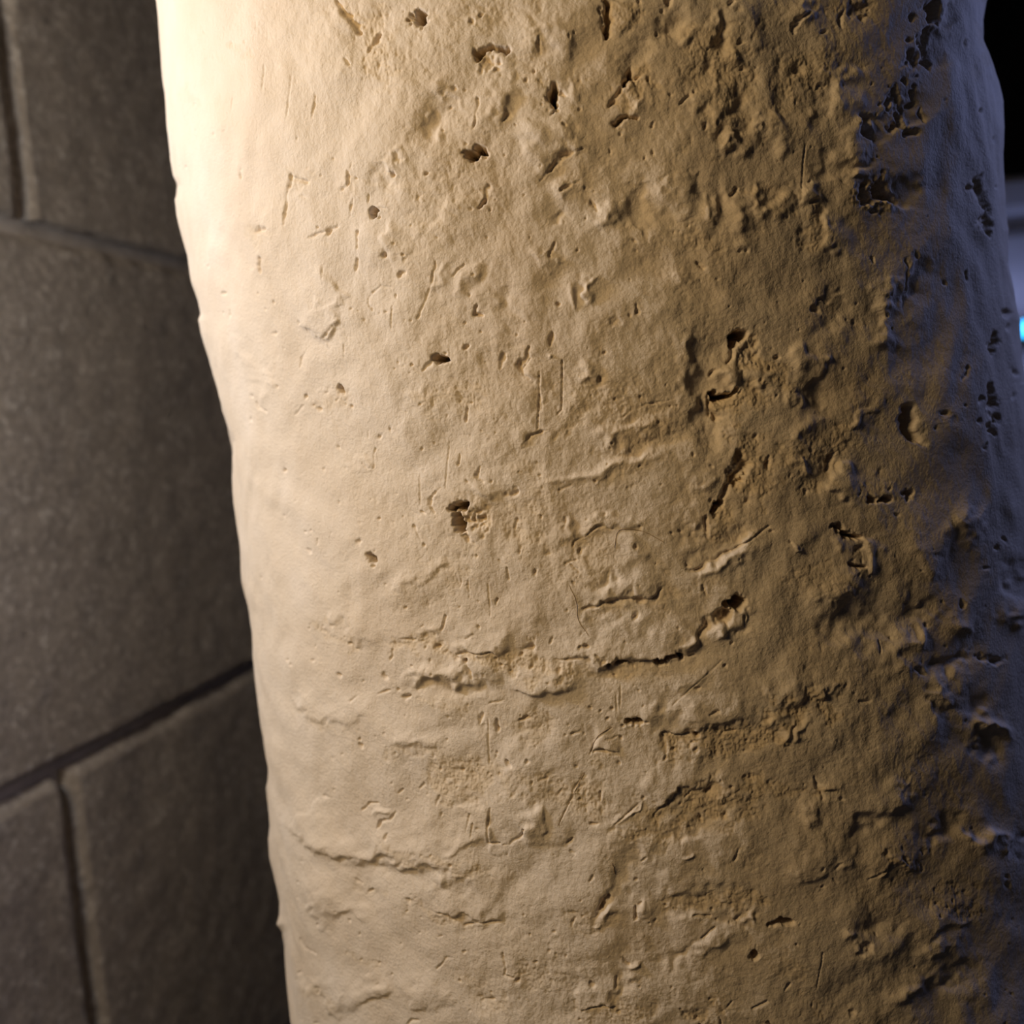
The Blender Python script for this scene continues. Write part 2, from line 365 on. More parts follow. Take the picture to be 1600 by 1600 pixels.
p(9, 20, 995, 690); p(7, 24, 968, 730); p(8, 10, 905, 660); p(8, 9, 938, 688); p(6, 12, 878, 745); p(6, 9, 882, 700)
rg(3.2, 80, 1090, 900, 1330, 850); p(9, 10, 1325, 820); p(8, 10, 1342, 905); p(10, 7, 1535, 700, 1552, 590); p(9, 9, 1275, 905); p(8, 9, 1130, 905)
p(8, 7, 1322, 950, 1312, 1030); p(10, 7, 1205, 990); p(10, 7, 1040, 930); p(8, 6, 955, 980); g(5, 60, 1000, 830, 1060, 960)
p(13, 12, 850, 1075); p(15, 16, 775, 1135); p(13, 11, 497, 1192); p(15, 15, 160, 1330); p(14, 22, 1045, 1200); p(7, 8, 1132, 1175); p(10, 13, 1410, 1075); p(9, 11, 1510, 1110); p(4, 6, 1335, 1120)
p(9, 9, 1275, 1230, 1275, 1310); p(3, 3, 1205, 1160, 1190, 1450, rag=.1); p(3, 2.5, 1030, 1360, 1030, 1560, rag=.1); p(3, 3, 705, 1085, 703, 1130); p(4, 6, 1428, 670); p(4, 6, 915, 1028); p(5, 6, 1500, 1020); p(4, 6, 1557, 1245)
p(6, 6, 652, 1300, 680, 1335, 725, 1330, 750, 1200); p(8, 6, 420, 1340); p(9, 7, 520, 1545); p(8, 5, 880, 1480); t(3, 25, 3, 700, 1360, 650, 1250)
p(12, 18, 1405, 1305, 1390, 1360, 1440, 1400); p(12, 13, 1330, 1420); p(9, 10, 1475, 1412); p(15, 11, 1130, 1470, 1105, 1500, 1098, 1600); p(6, 9, 1160, 1448, 1130, 1475)
p(17, 54, 1235, 1595, 1260, 1570, 1305, 1552); p(15, 16, 1550, 1500, 1610, 1465); b(5, 55, 50, 0, 1430, 1450); rg(3, 80, 1370, 1560)
t(6, 40, 6, 580, 280, 510, 180, 445, 20); t(4, 30, 3, 545, 340, 490, 260); g(-6, 70, 1570, 150, 1590, 500)
p(4, 4, 560, 550, 560, 640, rag=.1); p(3, 4, 860, 310, 855, 450, rag=.1); p(4, 5, 445, 60, 440, 180)
g(4, 30, 1380, 60, 1250, 250); g(-3, 30, 1450, 60, 1330, 250); g(3, 28, 1220, 30, 1120, 200)
at(400, 800)
p(20, 44, 1245, 0, 1270, 70, 1300, 120); p(66, 16, 1370, 50); rg(4.5, 80, 1370, 50); p(13, 15, 1310, 160, 1350, 190); p(12, 9, 1380, 250); p(14, 18, 1405, 60); rg(2.5, 40, 1360, 210)
p(19, 42, 735, 285); p(9, 20, 712, 298); p(8, 18, 752, 268); p(16, 9, 650, 190); p(7, 13, 770, 40); p(5, 10, 827, 286); p(5, 10, 1160, 243); p(11, 11, 1050, 205); p(10, 8, 1000, 100); p(12, 11, 1035, 10); p(4, 8, 1120, 35); p(8, 6, 865, 60); p(4, 4, 1000, 110, 1040, 190); p(10, 6, 800, 320)
p(9, 5, 818, 450); p(10, 7, 320, 120); p(8, 7, 355, 115); p(6, 5, 392, 160, 385, 200); p(11, 7, 320, 238); p(9, 4, 640, 50); p(7, 4, 480, 130)
rg(2.0, 60, 1230, 430, 1330, 440); p(5, 5, 1330, 430, 1325, 540); p(5, 5, 1285, 420, 1275, 470); t(5, 45, 5, 860, 510, 1010, 425, 1220, 325); rg(1.5, 90, 900, 510, 1150, 360)
p(8, 11, 1560, 350, 1575, 430); p(8, 7, 1510, 290, 1560, 330); p(7, 7, 1490, 545, 1490, 590); p(3, 3, 1445, 450, 1460, 650, rag=.1); p(7, 6, 1385, 560); p(8, 6, 1268, 600)
p(13, 14, 1190, 650, 1150, 745); p(8, 7, 1015, 725, 1040, 710); p(15, 22, 1390, 718); p(6, 6, 1360, 770, 1300, 795); b(5, 40, 40, 0, 1080, 780)
rg(4.5, 60, 890, 820, 1000, 840, 1130, 880); p(12, 12, 900, 785, 1000, 795); p(10, 8, 850, 860, 850, 930); p(24, 13, 1130, 860); p(12, 12, 1060, 870)
p(12, 26, 1220, 890, 1300, 940, 1350, 1030); p(15, 32, 1305, 945); p(11, 13, 1260, 895, 1370, 880, 1480, 868); t(9, 45, 4, 1200, 870, 1350, 870, 1500, 860, 1620, 880)
rg(4.8, 65, 1370, 920, 1590, 960); p(12, 10, 1510, 912); p(12, 10, 1530, 955); p(10, 10, 1580, 990); p(10, 11, 1435, 1025); p(9, 9, 1090, 940); p(8, 8, 985, 965)
g(9, 34, 970, 1025, 1120, 1015, 1290, 985); t(8, 40, 5, 930, 1075, 1100, 1045, 1350, 1055, 1620, 1090); g(-5, 40, 960, 1100, 1200, 1110, 1500, 1130)
p(17, 9, 820, 1040); p(10, 9, 682, 1065); p(12, 9, 530, 1020); p(6, 7, 765, 1145, 850, 1110); p(15, 10, 910, 1150, 955, 1150); p(6, 5, 600, 1180, 640, 1140); rg(2.6, 42, 980, 1170, 1200, 1200, 1290, 1250); p(9, 9, 1010, 1105); p(11, 10, 915, 1105)
p(12, 13, 370, 920); p(14, 8, 215, 930); p(8, 11, 235, 955); rg(2.8, 45, 400, 720, 560, 720, 620, 870); p(10, 12, 555, 745); p(9, 8, 500, 710); p(8, 8, 440, 705); p(9, 7, 590, 810); p(8, 6, 385, 840)
p(6, 9, 1460, 1205, 1550, 1182); p(14, 24, 1510, 1325, 1495, 1360); p(11, 13, 1415, 1260, 1380, 1320); p(9, 11, 1200, 1285); p(9, 9, 1315, 1205); g(-4, 50, 1370, 1410, 1390, 1330)
p(17, 12, 650, 1450); p(10, 8, 660, 1420); p(10, 11, 1500, 1500); p(13, 15, 1575, 1550, 1590, 1600); p(10, 8, 880, 1520); rg(2.6, 50, 800, 1520, 1080, 1500); rg(2.8, 60, 1180, 1560, 1350, 1590); p(9, 6, 545, 1515); p(8, 5, 475, 1535); p(7, 7, 1195, 1420); p(6, 5, 815, 1370)
t(7, 35, 8, 200, 1130, 290, 1220, 440, 1310, 600, 1280, 800, 1200); rg(2, 40, 300, 1230, 430, 1310); t(6, 30, 5, 500, 580, 590, 780, 650, 890); g(5, 40, 860, 1420, 1100, 1430); p(3, 3, 1445, 1300, 1450, 1590, rag=.1)
at(400, 1200)
p(11, 18, 1035, 95, 1008, 138); p(8, 8, 920, 130, 890, 155); p(13, 14, 1295, 20); p(8, 13, 1470, 62); p(8, 13, 1515, 45); p(6, 8, 1520, 170); p(9, 8, 1260, 120); rg(3.5, 90, 1150, 60, 1350, 60, 1590, 100); p(9, 9, 1140, 170, 1125, 240); p(10, 10, 1170, 20)
p(7, 7, 645, 270, 690, 215, 755, 215); p(9, 14, 745, 385, 765, 360, 830, 350, 872, 290); p(11, 10, 815, 420, 805, 460); rg(2.6, 30, 770, 530, 880, 560, 945, 575); p(8, 7, 480, 130); p(16, 6, 425, 190); p(10, 5, 860, 80); g(6, 40, 830, 330, 720, 280)
p(5, 9, 1335, 285, 1315, 400, rag=.15); p(4, 6, 1360, 340, 1345, 430, rag=.15); p(6, 10, 1465, 250, 1450, 370, 1452, 468, 1525, 470, rag=.15); p(5, 8, 1545, 478, 1610, 480); p(6, 9, 1155, 288, 1148, 315); p(4, 4, 1060, 170); t(4, 40, 2, 1455, 490, 1455, 230); p(8, 8, 1575, 545); t(3, 30, 3, 1440, 200, 1180, 220)
t(11, 45, 6, 110, 220, 200, 370, 330, 475, 500, 545, 800, 575, 1000, 620, 1300, 685, 1660, 770); g(-4, 50, 500, 610, 900, 660, 1300, 760); rg(2.2, 30, 230, 390, 400, 500, 480, 560)
rg(3.2, 42, 1010, 560, 1250, 610, 1440, 660); p(9, 9, 1210, 605); p(8, 8, 1330, 630); p(9, 9, 1095, 545); t(5, 25, 4, 1080, 540, 1350, 500, 1600, 520)
p(15, 28, 928, 838); p(9, 13, 955, 800); p(8, 11, 985, 835); p(7, 10, 1055, 880, 1200, 930, 1240, 970); p(9, 12, 1300, 990, 1350, 975); p(6, 8, 1370, 965, 1545, 968); t(7, 35, 4, 1000, 860, 1200, 925, 1400, 955, 1600, 940); rg(2.8, 36, 930, 900, 1150, 950, 1300, 990); p(7, 8, 1020, 960); p(6, 6, 1015, 1040); p(7, 7, 930, 905)
p(18, 9, 705, 768); p(6, 6, 600, 690, 650, 725); rg(2, 40, 620, 710, 740, 780); p(4, 5, 1150, 830); p(7, 6, 1135, 1060, 1165, 1055); p(5, 6, 1220, 1090); p(5, 5, 885, 1110)
p(7, 7, 275, 1070, 295, 1120, 360, 1172); rg(2.6, 22, 560, 1150, 690, 1190, 760, 1240); p(8, 8, 760, 1230); p(9, 8, 655, 1190); t(6, 40, 5, 300, 780, 380, 930, 440, 1040); t(5, 45, 5, 420, 935, 560, 925, 720, 950); p(6, 6, 385, 985); p(6, 6, 362, 890); p(7, 6, 640, 1045)
p(6, 10, 1115, 1255, 1190, 1195, 1230, 1195); p(9, 10, 1320, 1142, 1305, 1160); p(9, 16, 1535, 1170, 1540, 1300, 1600, 1325); p(9, 10, 1270, 1340); p(8, 8, 1405, 1475, 1480, 1450); p(7, 8, 1465, 1405); p(6, 6, 1460, 1255); rg(2, 50, 1280, 1340, 1360, 1310); p(9, 9, 1340, 1530); rg(2.4, 40, 1400, 1480, 1600, 1460); p(7, 7, 850, 1290); p(7, 6, 745, 1350); p(4, 5, 1008, 1320)
p(15, 9, 382, 1390, 360, 1415); t(7, 35, 5, 270, 1340, 400, 1500, 560, 1590); t(6, 30, 2.5, 585, 1545, 720, 1480, 920, 1370); g(5, 60, 620, 1440, 830, 1330); rg(2, 30, 320, 1390, 480, 1520); p(8, 9, 950, 1600, 975, 1575, 1030, 1585); t(5, 50, 8, 1000, 1540, 1200, 1450); p(5, 5, 1225, 1500)
at(800, 0)
p(24, 38, 612, 10, 600, 100, 590, 190); p(18, 15, 535, 75, 570, 150); rg(4, 80, 680, 80, 760, 60); t(7, 40, 5, 620, 200, 740, 110, 800, 30); p(14, 16, 555, 60)
p(10, 12, 160, 245, 170, 340); t(5, 25, 4, 170, 350, 150, 230, 220, 170); b(8, 90, 120, 0, 300, 260); p(12, 8, 345, 240); p(10, 7, 390, 215); rg(2.2, 90, 150, 440, 80, 520, 150, 60); p(12, 12, 125, 465); p(12, 9, 160, 500); p(14, 10, 80, 510)
p(28, 48, 252, 550, 243, 640); p(10, 14, 270, 690, 300, 690); b(5, 62, 70, 0, 405, 590); p(11, 14, 433, 690); p(13, 14, 345, 780); p(9, 8, 20, 780); rg(2, 60, 350, 500, 420, 520)
p(26, 44, 740, 440, 725, 520); p(13, 28, 848, 508); p(11, 18, 780, 520); p(18, 18, 600, 650, 640, 600, 680, 560); g(-9, 70, 830, 220, 700, 470); rg(4.2, 70, 640, 620, 720, 660, 850, 480); b(7, 70, 80, 30, 790, 620); p(9, 8, 1150, 565)
p(13, 32, 640, 790, 700, 740, 730, 722, 795, 725); p(20, 26, 645, 790); rg(3.5, 50, 720, 790); p(14, 12, 690, 840)
p(16, 11, 885, 775); p(19, 20, 1205, 770, 1190, 805); p(24, 14, 1420, 830, 1410, 870); p(14, 10, 1290, 745); p(18, 14, 1440, 250); p(16, 9, 1250, 295); p(11, 12, 1105, 595, 1030, 660); p(11, 13, 1150, 568); p(20, 14, 1385, 25); p(25, 20, 975, 10); p(14, 12, 935, 65); p(14, 14, 790, 0); p(12, 9, 1000, 600); p(12, 9, 1525, 410); p(14, 10, 1430, 430); p(12, 8, 630, 930); p(12, 9, 920, 200)
rg(2.8, 260, 1300, 300, 1350, 700); b(8, 70, 60, 0, 1390, 330); b(-6, 70, 50, -30, 1300, 440); b(7, 60, 90, 20, 1180, 620); b(-7, 60, 60, 0, 1440, 600); b(7, 50, 50, 0, 1540, 760); b(-6, 60, 60, 0, 1340, 800); b(6, 60, 40, -30, 1100, 200); b(-8, 80, 60, 0, 1000, 170); b(6, 50, 50, 0, 1250, 150); b(8, 60, 40, -35, 1400, 920); b(6, 40, 60, 0, 1280, 680); g(-8, 50, 1330, 360, 1320, 100)
p(13, 11, 165, 1115, 310, 985, 430, 930); t(8, 45, 6, 150, 1110, 310, 965, 500, 900); p(10, 8, 305, 1185, 400, 1140); p(9, 14, 450, 1175); p(13, 20, 465, 1350); p(11, 11, 500, 1255, 540, 1300); p(9, 14, 92, 1490); p(9, 14, 268, 1520, 240, 1600); p(9, 9, 80, 1210); rg(1.8, 90, 400, 1080, 520, 1230); b(5, 40, 40, 0, 310, 1170)
g(9, 90, 1010, 1090, 1050, 1350); g(-9, 90, 800, 1180, 770, 1420); g(7, 60, 640, 1240, 610, 1400); g(-7, 60, 1150, 1080, 1160, 1260); g(6, 90, 100, 760, 120, 1000); g(-6, 70, 270, 1330, 300, 1420)
p(13, 14, 1425, 1170, 1395, 1210); b(12, 90, 150, -20, 1420, 1380); t(8, 30, 4, 1450, 1210, 1530, 1300, 1555, 1420); rg(3, 50, 1500, 1220, 1560, 1300); b(7, 40, 40, 0, 1235, 1320); b(-8, 50, 60, 0, 1310, 1260)
p(12, 9, 770, 1500); p(12, 10, 1135, 1380, 1100, 1410); p(16, 12, 1440, 1570); p(9, 8, 410, 1550); rg(2, 80, 1150, 1450, 1250, 1520); p(10, 9, 1020, 1450); p(10, 8, 830, 990); p(14, 9, 880, 960)
at(800, 400)
p(15, 20, 240, 5); t(6, 30, 4, 180, 110, 260, 40, 280, -40); p(13, 16, 280, 292); p(17, 13, 790, 340, 770, 350); p(34, 7, 640, 400); p(9, 8, 728, 365); rg(2, 40, 350, 310); p(8, 9, 745, 145); p(8, 9, 1175, 145); p(9, 9, 1280, 140); p(20, 11, 1165, 40, 1190, 65); p(10, 8, 1350, 320); g(7, 26, 500, 130, 490, 320); g(5, 24, 385, 190, 400, 320); g(-5, 40, 440, 150, 430, 330); g(5, 40, 1030, 130, 1120, 180)
p(13, 18, 265, 470, 245, 550); b(5, 25, 22, 0, 255, 600); p(14, 14, 95, 560, 75, 620, 35, 690, 60, 740, 95, 765); p(9, 18, 100, 630, 60, 700); b(7, 45, 50, 0, 118, 700); p(5, 8, 167, 635); p(8, 7, 30, 490)
p(4.5, 8, 172, 720, 170, 860, 160, 1080, rag=.12); p(4.5, 8, 315, 650, 314, 800, 308, 960, 280, 990, rag=.12); t(2.5, 25, 2, 172, 720, 165, 1080)
rg(3, 26, 600, 600); p(10, 12, 590, 610); p(20, 15, 565, 780, 545, 750); g(6, 22, 415, 785, 530, 745); b(6, 50, 40, 0, 480, 710); p(5, 7, 680, 1010, 750, 960, 850, 930, 990, 890); p(8, 9, 745, 965); p(6, 8, 490, 872); p(9, 9, 620, 885); p(8, 8, 805, 885); p(8, 9, 990, 935); p(7, 8, 1035, 935)
p(8, 10, 65, 1175, 130, 1120, 215, 1085); t(5, 25, 4, 50, 1200, 130, 1110, 230, 1070); rg(2.5, 60, 260, 1100, 430, 1030); rg(1.6, 170, 500, 900, 850, 1000, 700, 1250); rg(2, 90, 100, 1330, 200, 1480, 60, 1560); p(8, 8, 45, 1340); p(9, 9, 175, 1370)
t(-6, 55, 12, 1080, 420, 1090, 700, 1115, 900, 1130, 1010, 1155, 1190, 1210, 1370); g(7, 60, 1070, 500, 1080, 780, 1100, 980); g(-9, 70, 1230, 760, 1190, 1000, 1250, 1180); b(-5, 100, 200, 0, 1180, 560)
p(19, 54, 1370, 545, 1395, 505, 1465, 490); p(18, 16, 1362, 560, 1350, 660); p(90, 9, 1480, 620); rg(5, 110, 1480, 580, 1560, 640); p(10, 20, 1445, 690, 1480, 695)
b(12, 62, 55, 0, 1380, 745); p(16, 50, 1275, 840, 1290, 885, 1350, 858, 1400, 830); p(22, 22, 1255, 860, 1270, 1000); rg(5, 110, 1380, 920, 1500, 880); p(14, 28, 1310, 900); p(10, 22, 1430, 860); p(14, 14, 1250, 740, 1300, 720); b(8, 60, 50, 0, 1560, 760); p(14, 14, 1465, 740)
p(46, 22, 1410, 1230, 1395, 1330, 1395, 1410); rg(4.5, 90, 1440, 1290, 1480, 1400); p(28, 22, 1585, 1280); p(18, 48, 1275, 1585, 1330, 1535); p(24, 16, 1370, 1440, 1300, 1540); rg(4, 90, 1520, 1180, 1560, 1450); p(12, 14, 1520, 1130); p(14, 14, 1240, 1530)
b(8, 70, 60, 0, 1165, 1430); p(12, 14, 945, 1445); p(13, 11, 1240, 1318); p(8, 8, 720, 1450); p(8, 8, 800, 1310); p(8, 8, 625, 1160); g(6, 40, 480, 1180, 700, 1090, 1000, 1010); g(-5, 45, 500, 1260, 800, 1190, 1050, 1120); g(6, 40, 250, 1450, 600, 1320, 900, 1230); rg(2.2, 60, 600, 1380, 820, 1260); p(9, 9, 520, 1400); p(8, 7, 300, 1470, 370, 1440); p(9, 8, 595, 1300); p(5, 6, 780, 1555); p(8, 7, 1130, 1250)
at(800, 800)
p(15, 16, 1210, 30, 1220, 140, 1265, 225); p(18, 22, 1285, 20); p(13, 12, 1062, 120); p(10, 9, 1010, 130); rg(3.5, 90, 1320, 60, 1400, 140); b(-7, 80, 60, 0, 1160, 120)
p(16, 11, 1100, 372, 1250, 300, 1380, 240); p(8, 8, 1380, 240, 1480, 175, 1610, 85, rag=.15); t(-11, 45, 6, 1080, 400, 1250, 315, 1400, 235, 1620, 90); p(12, 11, 1105, 340); g(7, 50, 1150, 380, 1350, 290, 1560, 180); p(5, 8, 1415, 290)
p(13, 16, 432, 265); p(7, 10, 335, 332, 430, 300); p(10, 11, 378, 340, 430, 390); p(15, 12, 130, 380); p(10, 9, 320, 40, 330, 75); p(12, 12, 45, 40, 20, 110); p(10, 8, 380, 215); p(12, 9, 570, 35); rg(2.4, 70, 120, 130, 60, 260); p(16, 11, 20, 240); p(12, 10, 170, 25)
p(12, 8, 380, 205, 530, 110, 640, 105); g(7, 40, 430, 150, 640, 60, 820, 40); rg(1.8, 110, 470, 250, 560, 380); p(9, 7, 800, 85); t(4, 25, 3, 360, 200, 310, 60); g(6, 30, 370, 60, 370, 200); b(6, 70, 60, 0, 740, 220); g(-5, 40, 450, 450, 640, 430); p(10, 8, 395, 440); p(8, 7, 775, 460); p(14, 9, 770, 215)
p(16, 12, 440, 610, 560, 575, 660, 560, 780, 555, 870, 530, 940, 490); t(10, 45, 6, 420, 600, 600, 560, 800, 530, 960, 475); p(22, 10, 770, 640); p(11, 14, 1190, 460, 1212, 515); rg(2.2, 80, 850, 560, 1060, 520); p(12, 9, 800, 560); b(6, 90, 60, 0, 700, 700); p(8, 8, 1030, 715); p(8, 8, 710, 810); rg(2, 80, 500, 620, 600, 600)
p(52, 24, 1160, 780, 1250, 690, 1350, 610, edge=0.1, rag=.2); p(22, 54, 1310, 562, 1380, 548, 1432, 565); p(15, 40, 1430, 590); b(12, 60, 45, -50, 1330, 725); p(8, 14, 1140, 832); t(-6, 25, 3, 1450, 600, 1440, 720, 1460, 800); p(8, 12, 1440, 650, 1450, 715); b(8, 50, 40, 0, 1090, 830); p(10, 8, 1390, 810)
p(17, 16, 440, 850, 485, 840); p(16, 16, 535, 870, 595, 915); p(14, 38, 622, 952); p(9, 34, 655, 952, 720, 945); p(9, 16, 720, 950, 762, 980); p(9, 24, 810, 948, 900, 930); p(15, 50, 900, 932, 960, 930, 1015, 890, 1065, 912); p(10, 22, 1075, 908, 1145, 905); p(8, 12, 270, 925, 350, 928, 440, 918); t(14, 55, 4, 250, 905, 500, 885, 640, 945, 900, 930, 1050, 890, 1200, 900); p(10, 12, 235, 830, 245, 800); g(-4, 40, 150, 850, 20, 850)
rg(4.6, 70, -20, 900, 150, 960, 380, 1010); p(13, 12, 110, 985); p(10, 10, 290, 975, 290, 1010); p(10, 10, 25, 1025); p(8, 8, 345, 1075); p(8, 8, 230, 1060); rg(2.4, 70, 450, 1010, 900, 1000); p(11, 12, 60, 890); p(14, 12, 70, 850, 140, 855)
t(9, 45, 4, -60, 1090, 30, 1112, 200, 1135, 300, 1138, 480, 1095); p(10, 14, 642, 1040); p(5, 6, 750, 1080); p(12, 9, 1155, 1100); p(3.5, 4, 1005, 1200, 1150, 1070, 1310, 925, rag=.1); t(3, 20, 3, 1005, 1205, 1310, 930); p(3, 4, 680, 1080, 675, 1230, rag=.1); p(3, 4, 650, 1150, 655, 1250, rag=.1); p(9, 7, 780, 1105); p(9, 9, 805, 1205); p(12, 11, 1340, 960); g(-6, 70, 1050, 1130, 1000, 1230)
p(12, 20, 615, 1245); p(10, 17, 590, 1300); p(10, 10, 480, 1225); p(9, 10, 545, 1240); p(16, 50, 715, 1305, 760, 1308, 812, 1308); p(10, 14, 835, 1312, 850, 1308); p(12, 26, 755, 1285); p(11, 22, 680, 1415); p(8, 12, 590, 1432, 660, 1410); p(12, 9, 690, 1345)
p(3, 4, 485, 1520, 520, 1430, 620, 1350, rag=.1); p(9, 11, 500, 1515, 560, 1503, 650, 1505); t(7, 30, 4, 480, 1510, 680, 1495); p(11, 12, 690, 1580); p(12, 10, 395, 1570); p(13, 10, 105, 1560); p(9, 9, 320, 1385); p(8, 8, 360, 1385, 400, 1385); p(10, 9, 30, 1295, 120, 1300); rg(2.8, 60, 40, 1300, 180, 1300, 120, 1430); p(8, 8, 145, 1475); p(6, 6, 345, 1330); rg(2.5, 40, 520, 1540, 620, 1540)
p(12, 24, 940, 1385, 1000, 1385, 1120, 1378); p(15, 30, 1130, 1375); p(15, 24, 1260, 1345, 1285, 1370); p(11, 18, 1200, 1350); p(9, 14, 1310, 1385, 1390, 1375); p(12, 22, 1285, 1245); p(9, 11, 1220, 1255, 1280, 1245); p(14, 17, 935, 1400, 950, 1470, 960, 1550); rg(5, 100, 1010, 1440, 1280, 1420, 1580, 1360); p(14, 14, 1120, 1440); p(14, 14, 1010, 1480); p(12, 12, 1320, 1470); p(14, 12, 1160, 1500); t(8, 40, 5, 900, 1360, 1100, 1340, 1350, 1320, 1620, 1270); b(8, 90, 60, 0, 1080, 1230); b(7, 90, 60, -20, 860, 1240); p(10, 9, 1470, 1420)
at(800, 1200)
p(12, 16, -10, 470, 30, 450, 90, 380); b(6, 60, 110, 0, 150, 320); t(4.5, 30, 2, 225, 440, 232, 220); t(5, 40, 4, 0, 480, 200, 450, 400, 440)
p(12, 14, 135, 95, 130, 115); p(14, 13, 290, 140, 275, 180); p(9, 12, 550, 170, 552, 215); p(11, 10, 490, 340, 530, 325); p(13, 11, 375, 440, 360, 460); p(11, 16, 815, 185); p(7, 14, 840, 30); p(3, 4, 290, 355, 375, 180, 380, 140, 455, 35, rag=.1); p(9, 9, 300, 100); rg(3, 80, 100, 80, 300, 150, 520, 200); p(9, 10, 745, 180, 790, 175); p(8, 9, 430, 190); p(7, 7, 215, 70, 170, 95)
g(4, 9, 635, 345, 800, 210); p(4, 5, 640, 352, 790, 225, rag=.1); p(4, 5, 1080, 190, 1165, 100, rag=.1); p(8, 10, 1035, 125, 1045, 160); p(9, 8, 690, 430); p(9, 9, 400, 540, 380, 515)
rg(5, 100, 920, 290, 1100, 270, 1340, 190, 1560, 200); p(14, 18, 888, 290, 895, 370); p(11, 14, 890, 290, 930, 250, 1030, 180); p(19, 20, 1205, 160); p(19, 16, 1180, 310); p(15, 18, 1360, 100); p(17, 10, 1330, 280); p(11, 12, 1290, 80); p(12, 12, 1120, 380); p(12, 11, 1050, 250); p(10, 9, 1500, 160); p(12, 9, 970, 200); rg(3.4, 60, 700, 400, 900, 410, 1120, 400); p(10, 9, 830, 385); t(8, 45, 5, 860, 270, 1040, 160, 1380, 60); t(-6, 35, 5, 640, 470, 900, 430, 1150, 420, 1400, 280)
p(9, 11, 465, 710, 510, 662); p(22, 22, 555, 860, 610, 800); p(13, 16, 540, 900); g(-6, 45, 520, 930, 640, 780, 760, 500); b(7, 45, 35, -40, 620, 880); p(12, 16, 765, 850, 780, 940); p(8, 9, 790, 850, 820, 840); b(8, 45, 50, 0, 835, 895); p(8, 9, 395, 940, 375, 990); p(9, 11, 270, 1028); p(5, 6, 432, 820); p(9, 9, 130, 1045); p(9, 8, 70, 915); p(10, 10, 855, 970); p(8, 8, 430, 930); rg(2.4, 50, 400, 960, 500, 930, 600, 930)
p(10, 11, 1420, 520, 1395, 570); b(5, 25, 16, -40, 1110, 570); p(5, 7, 800, 585, 845, 560); p(8, 7, 770, 690); rg(2, 60, 1450, 540, 1540, 560); t(4, 35, 5, 640, 330, 900, 620)
rg(4.4, 80, 1000, 870, 1200, 830, 1500, 800); p(17, 22, 1425, 930, 1420, 960); p(10, 16, 1470, 905); p(9, 10, 1140, 935, 1240, 935); p(11, 14, 965, 860); p(11, 14, 1250, 890); p(10, 10, 900, 960); p(11, 11, 1290, 960); t(-7, 40, 5, 860, 970, 1100, 920, 1420, 1000, 1500, 900); t(6, 45, 8, 900, 830, 1150, 730, 1480, 690); p(10, 10, 1190, 1050, 1270, 1010); b(6, 90, 40, -20, 1270, 1110); b(-6, 120, 50, -35, 1050, 1160); b(6, 40, 35, 0, 1480, 940)
p(17, 44, 1505, 1162, 1530, 1168); p(13, 12, 155, 1220); p(17, 12, 30, 1345); p(11, 10, 245, 1345); p(11, 14, 690, 1195, 720, 1232); b(6, 35, 28, 0, 740, 1250); p(18, 17, 625, 1345, 622, 1385); p(10, 11, 495, 1330, 498, 1360); p(9, 7, 345, 1180); p(9, 8, 225, 1160); p(7, 6, 280, 1170); rg(2.2, 60, 30, 1320, 240, 1320); p(9, 8, 800, 1360); p(9, 8, 990, 1370); g(-5, 50, 640, 1450, 680, 1290)
p(8, 10, 440, 1510, 520, 1497, 650, 1495); p(11, 13, 680, 1525); p(9, 10, 430, 1560); t(6, 35, 4, 420, 1500, 660, 1480); rg(2.6, 60, 500, 1540, 900, 1500); p(13, 14, 1080, 1580, 1055, 1500); p(13, 18, 1132, 1575); p(6, 11, 1285, 1545, 1390, 1455); p(10, 12, 1290, 1560, 1310, 1600); rg(3.2, 70, 1150, 1560, 1350, 1480); p(9, 9, 1230, 1440); p(7, 8, 1500, 1500, 1580, 1450)
at(1200, 0)
p(33, 32, 1010, 25, 1040, 140); p(14, 12, 960, 60); p(22, 14, 900, 110); t(-7, 25, 4, 1040, 20, 1075, 170); p(32, 18, 985, 190, 990, 420); t(-8, 35, 5, 1010, 200, 1030, 440); p(46, 11, 905, 370); p(22, 10, 885, 240); p(16, 12, 960, 240, 955, 300)
p(20, 34, 860, 480, 870, 520); p(18, 28, 915, 570, 905, 610); p(17, 24, 880, 650, 930, 652); p(14, 14, 940, 540); p(12, 14, 905, 475, 940, 470); p(10, 12, 965, 680, 970, 760)
p(46, 18, 795, 560, 810, 680, 820, 790); p(28, 30, 790, 790); p(26, 28, 860, 830, 930, 820); t(-9, 30, 5, 830, 560, 865, 700, 900, 790); p(12, 14, 800, 600); rg(3, 60, 820, 700)
p(46, 22, 590, 790, 640, 840); p(16, 16, 640, 830); t(-8, 30, 5, 620, 760, 670, 890); p(50, 24, 580, 1230, 690, 1235, 790, 1225); p(22, 32, 610, 1175); rg(4.5, 80, 620, 1220, 780, 1220); t(-9, 30, 5, 830, 1060, 840, 1180, 810, 1290); t(7, 30, 4, 560, 1270, 700, 1300, 810, 1280); p(13, 10, 700, 970); p(10, 8, 640, 780)
p(18, 22, 495, 80, 480, 180); p(75, 11, 590, 60); p(14, 20, 655, 55); p(14, 12, 365, 190, 320, 210); rg(3, 80, 420, 60); p(14, 14, 270, 70, 180, 110, 170, 200); b(8, 60, 50, 0, 230, 60)
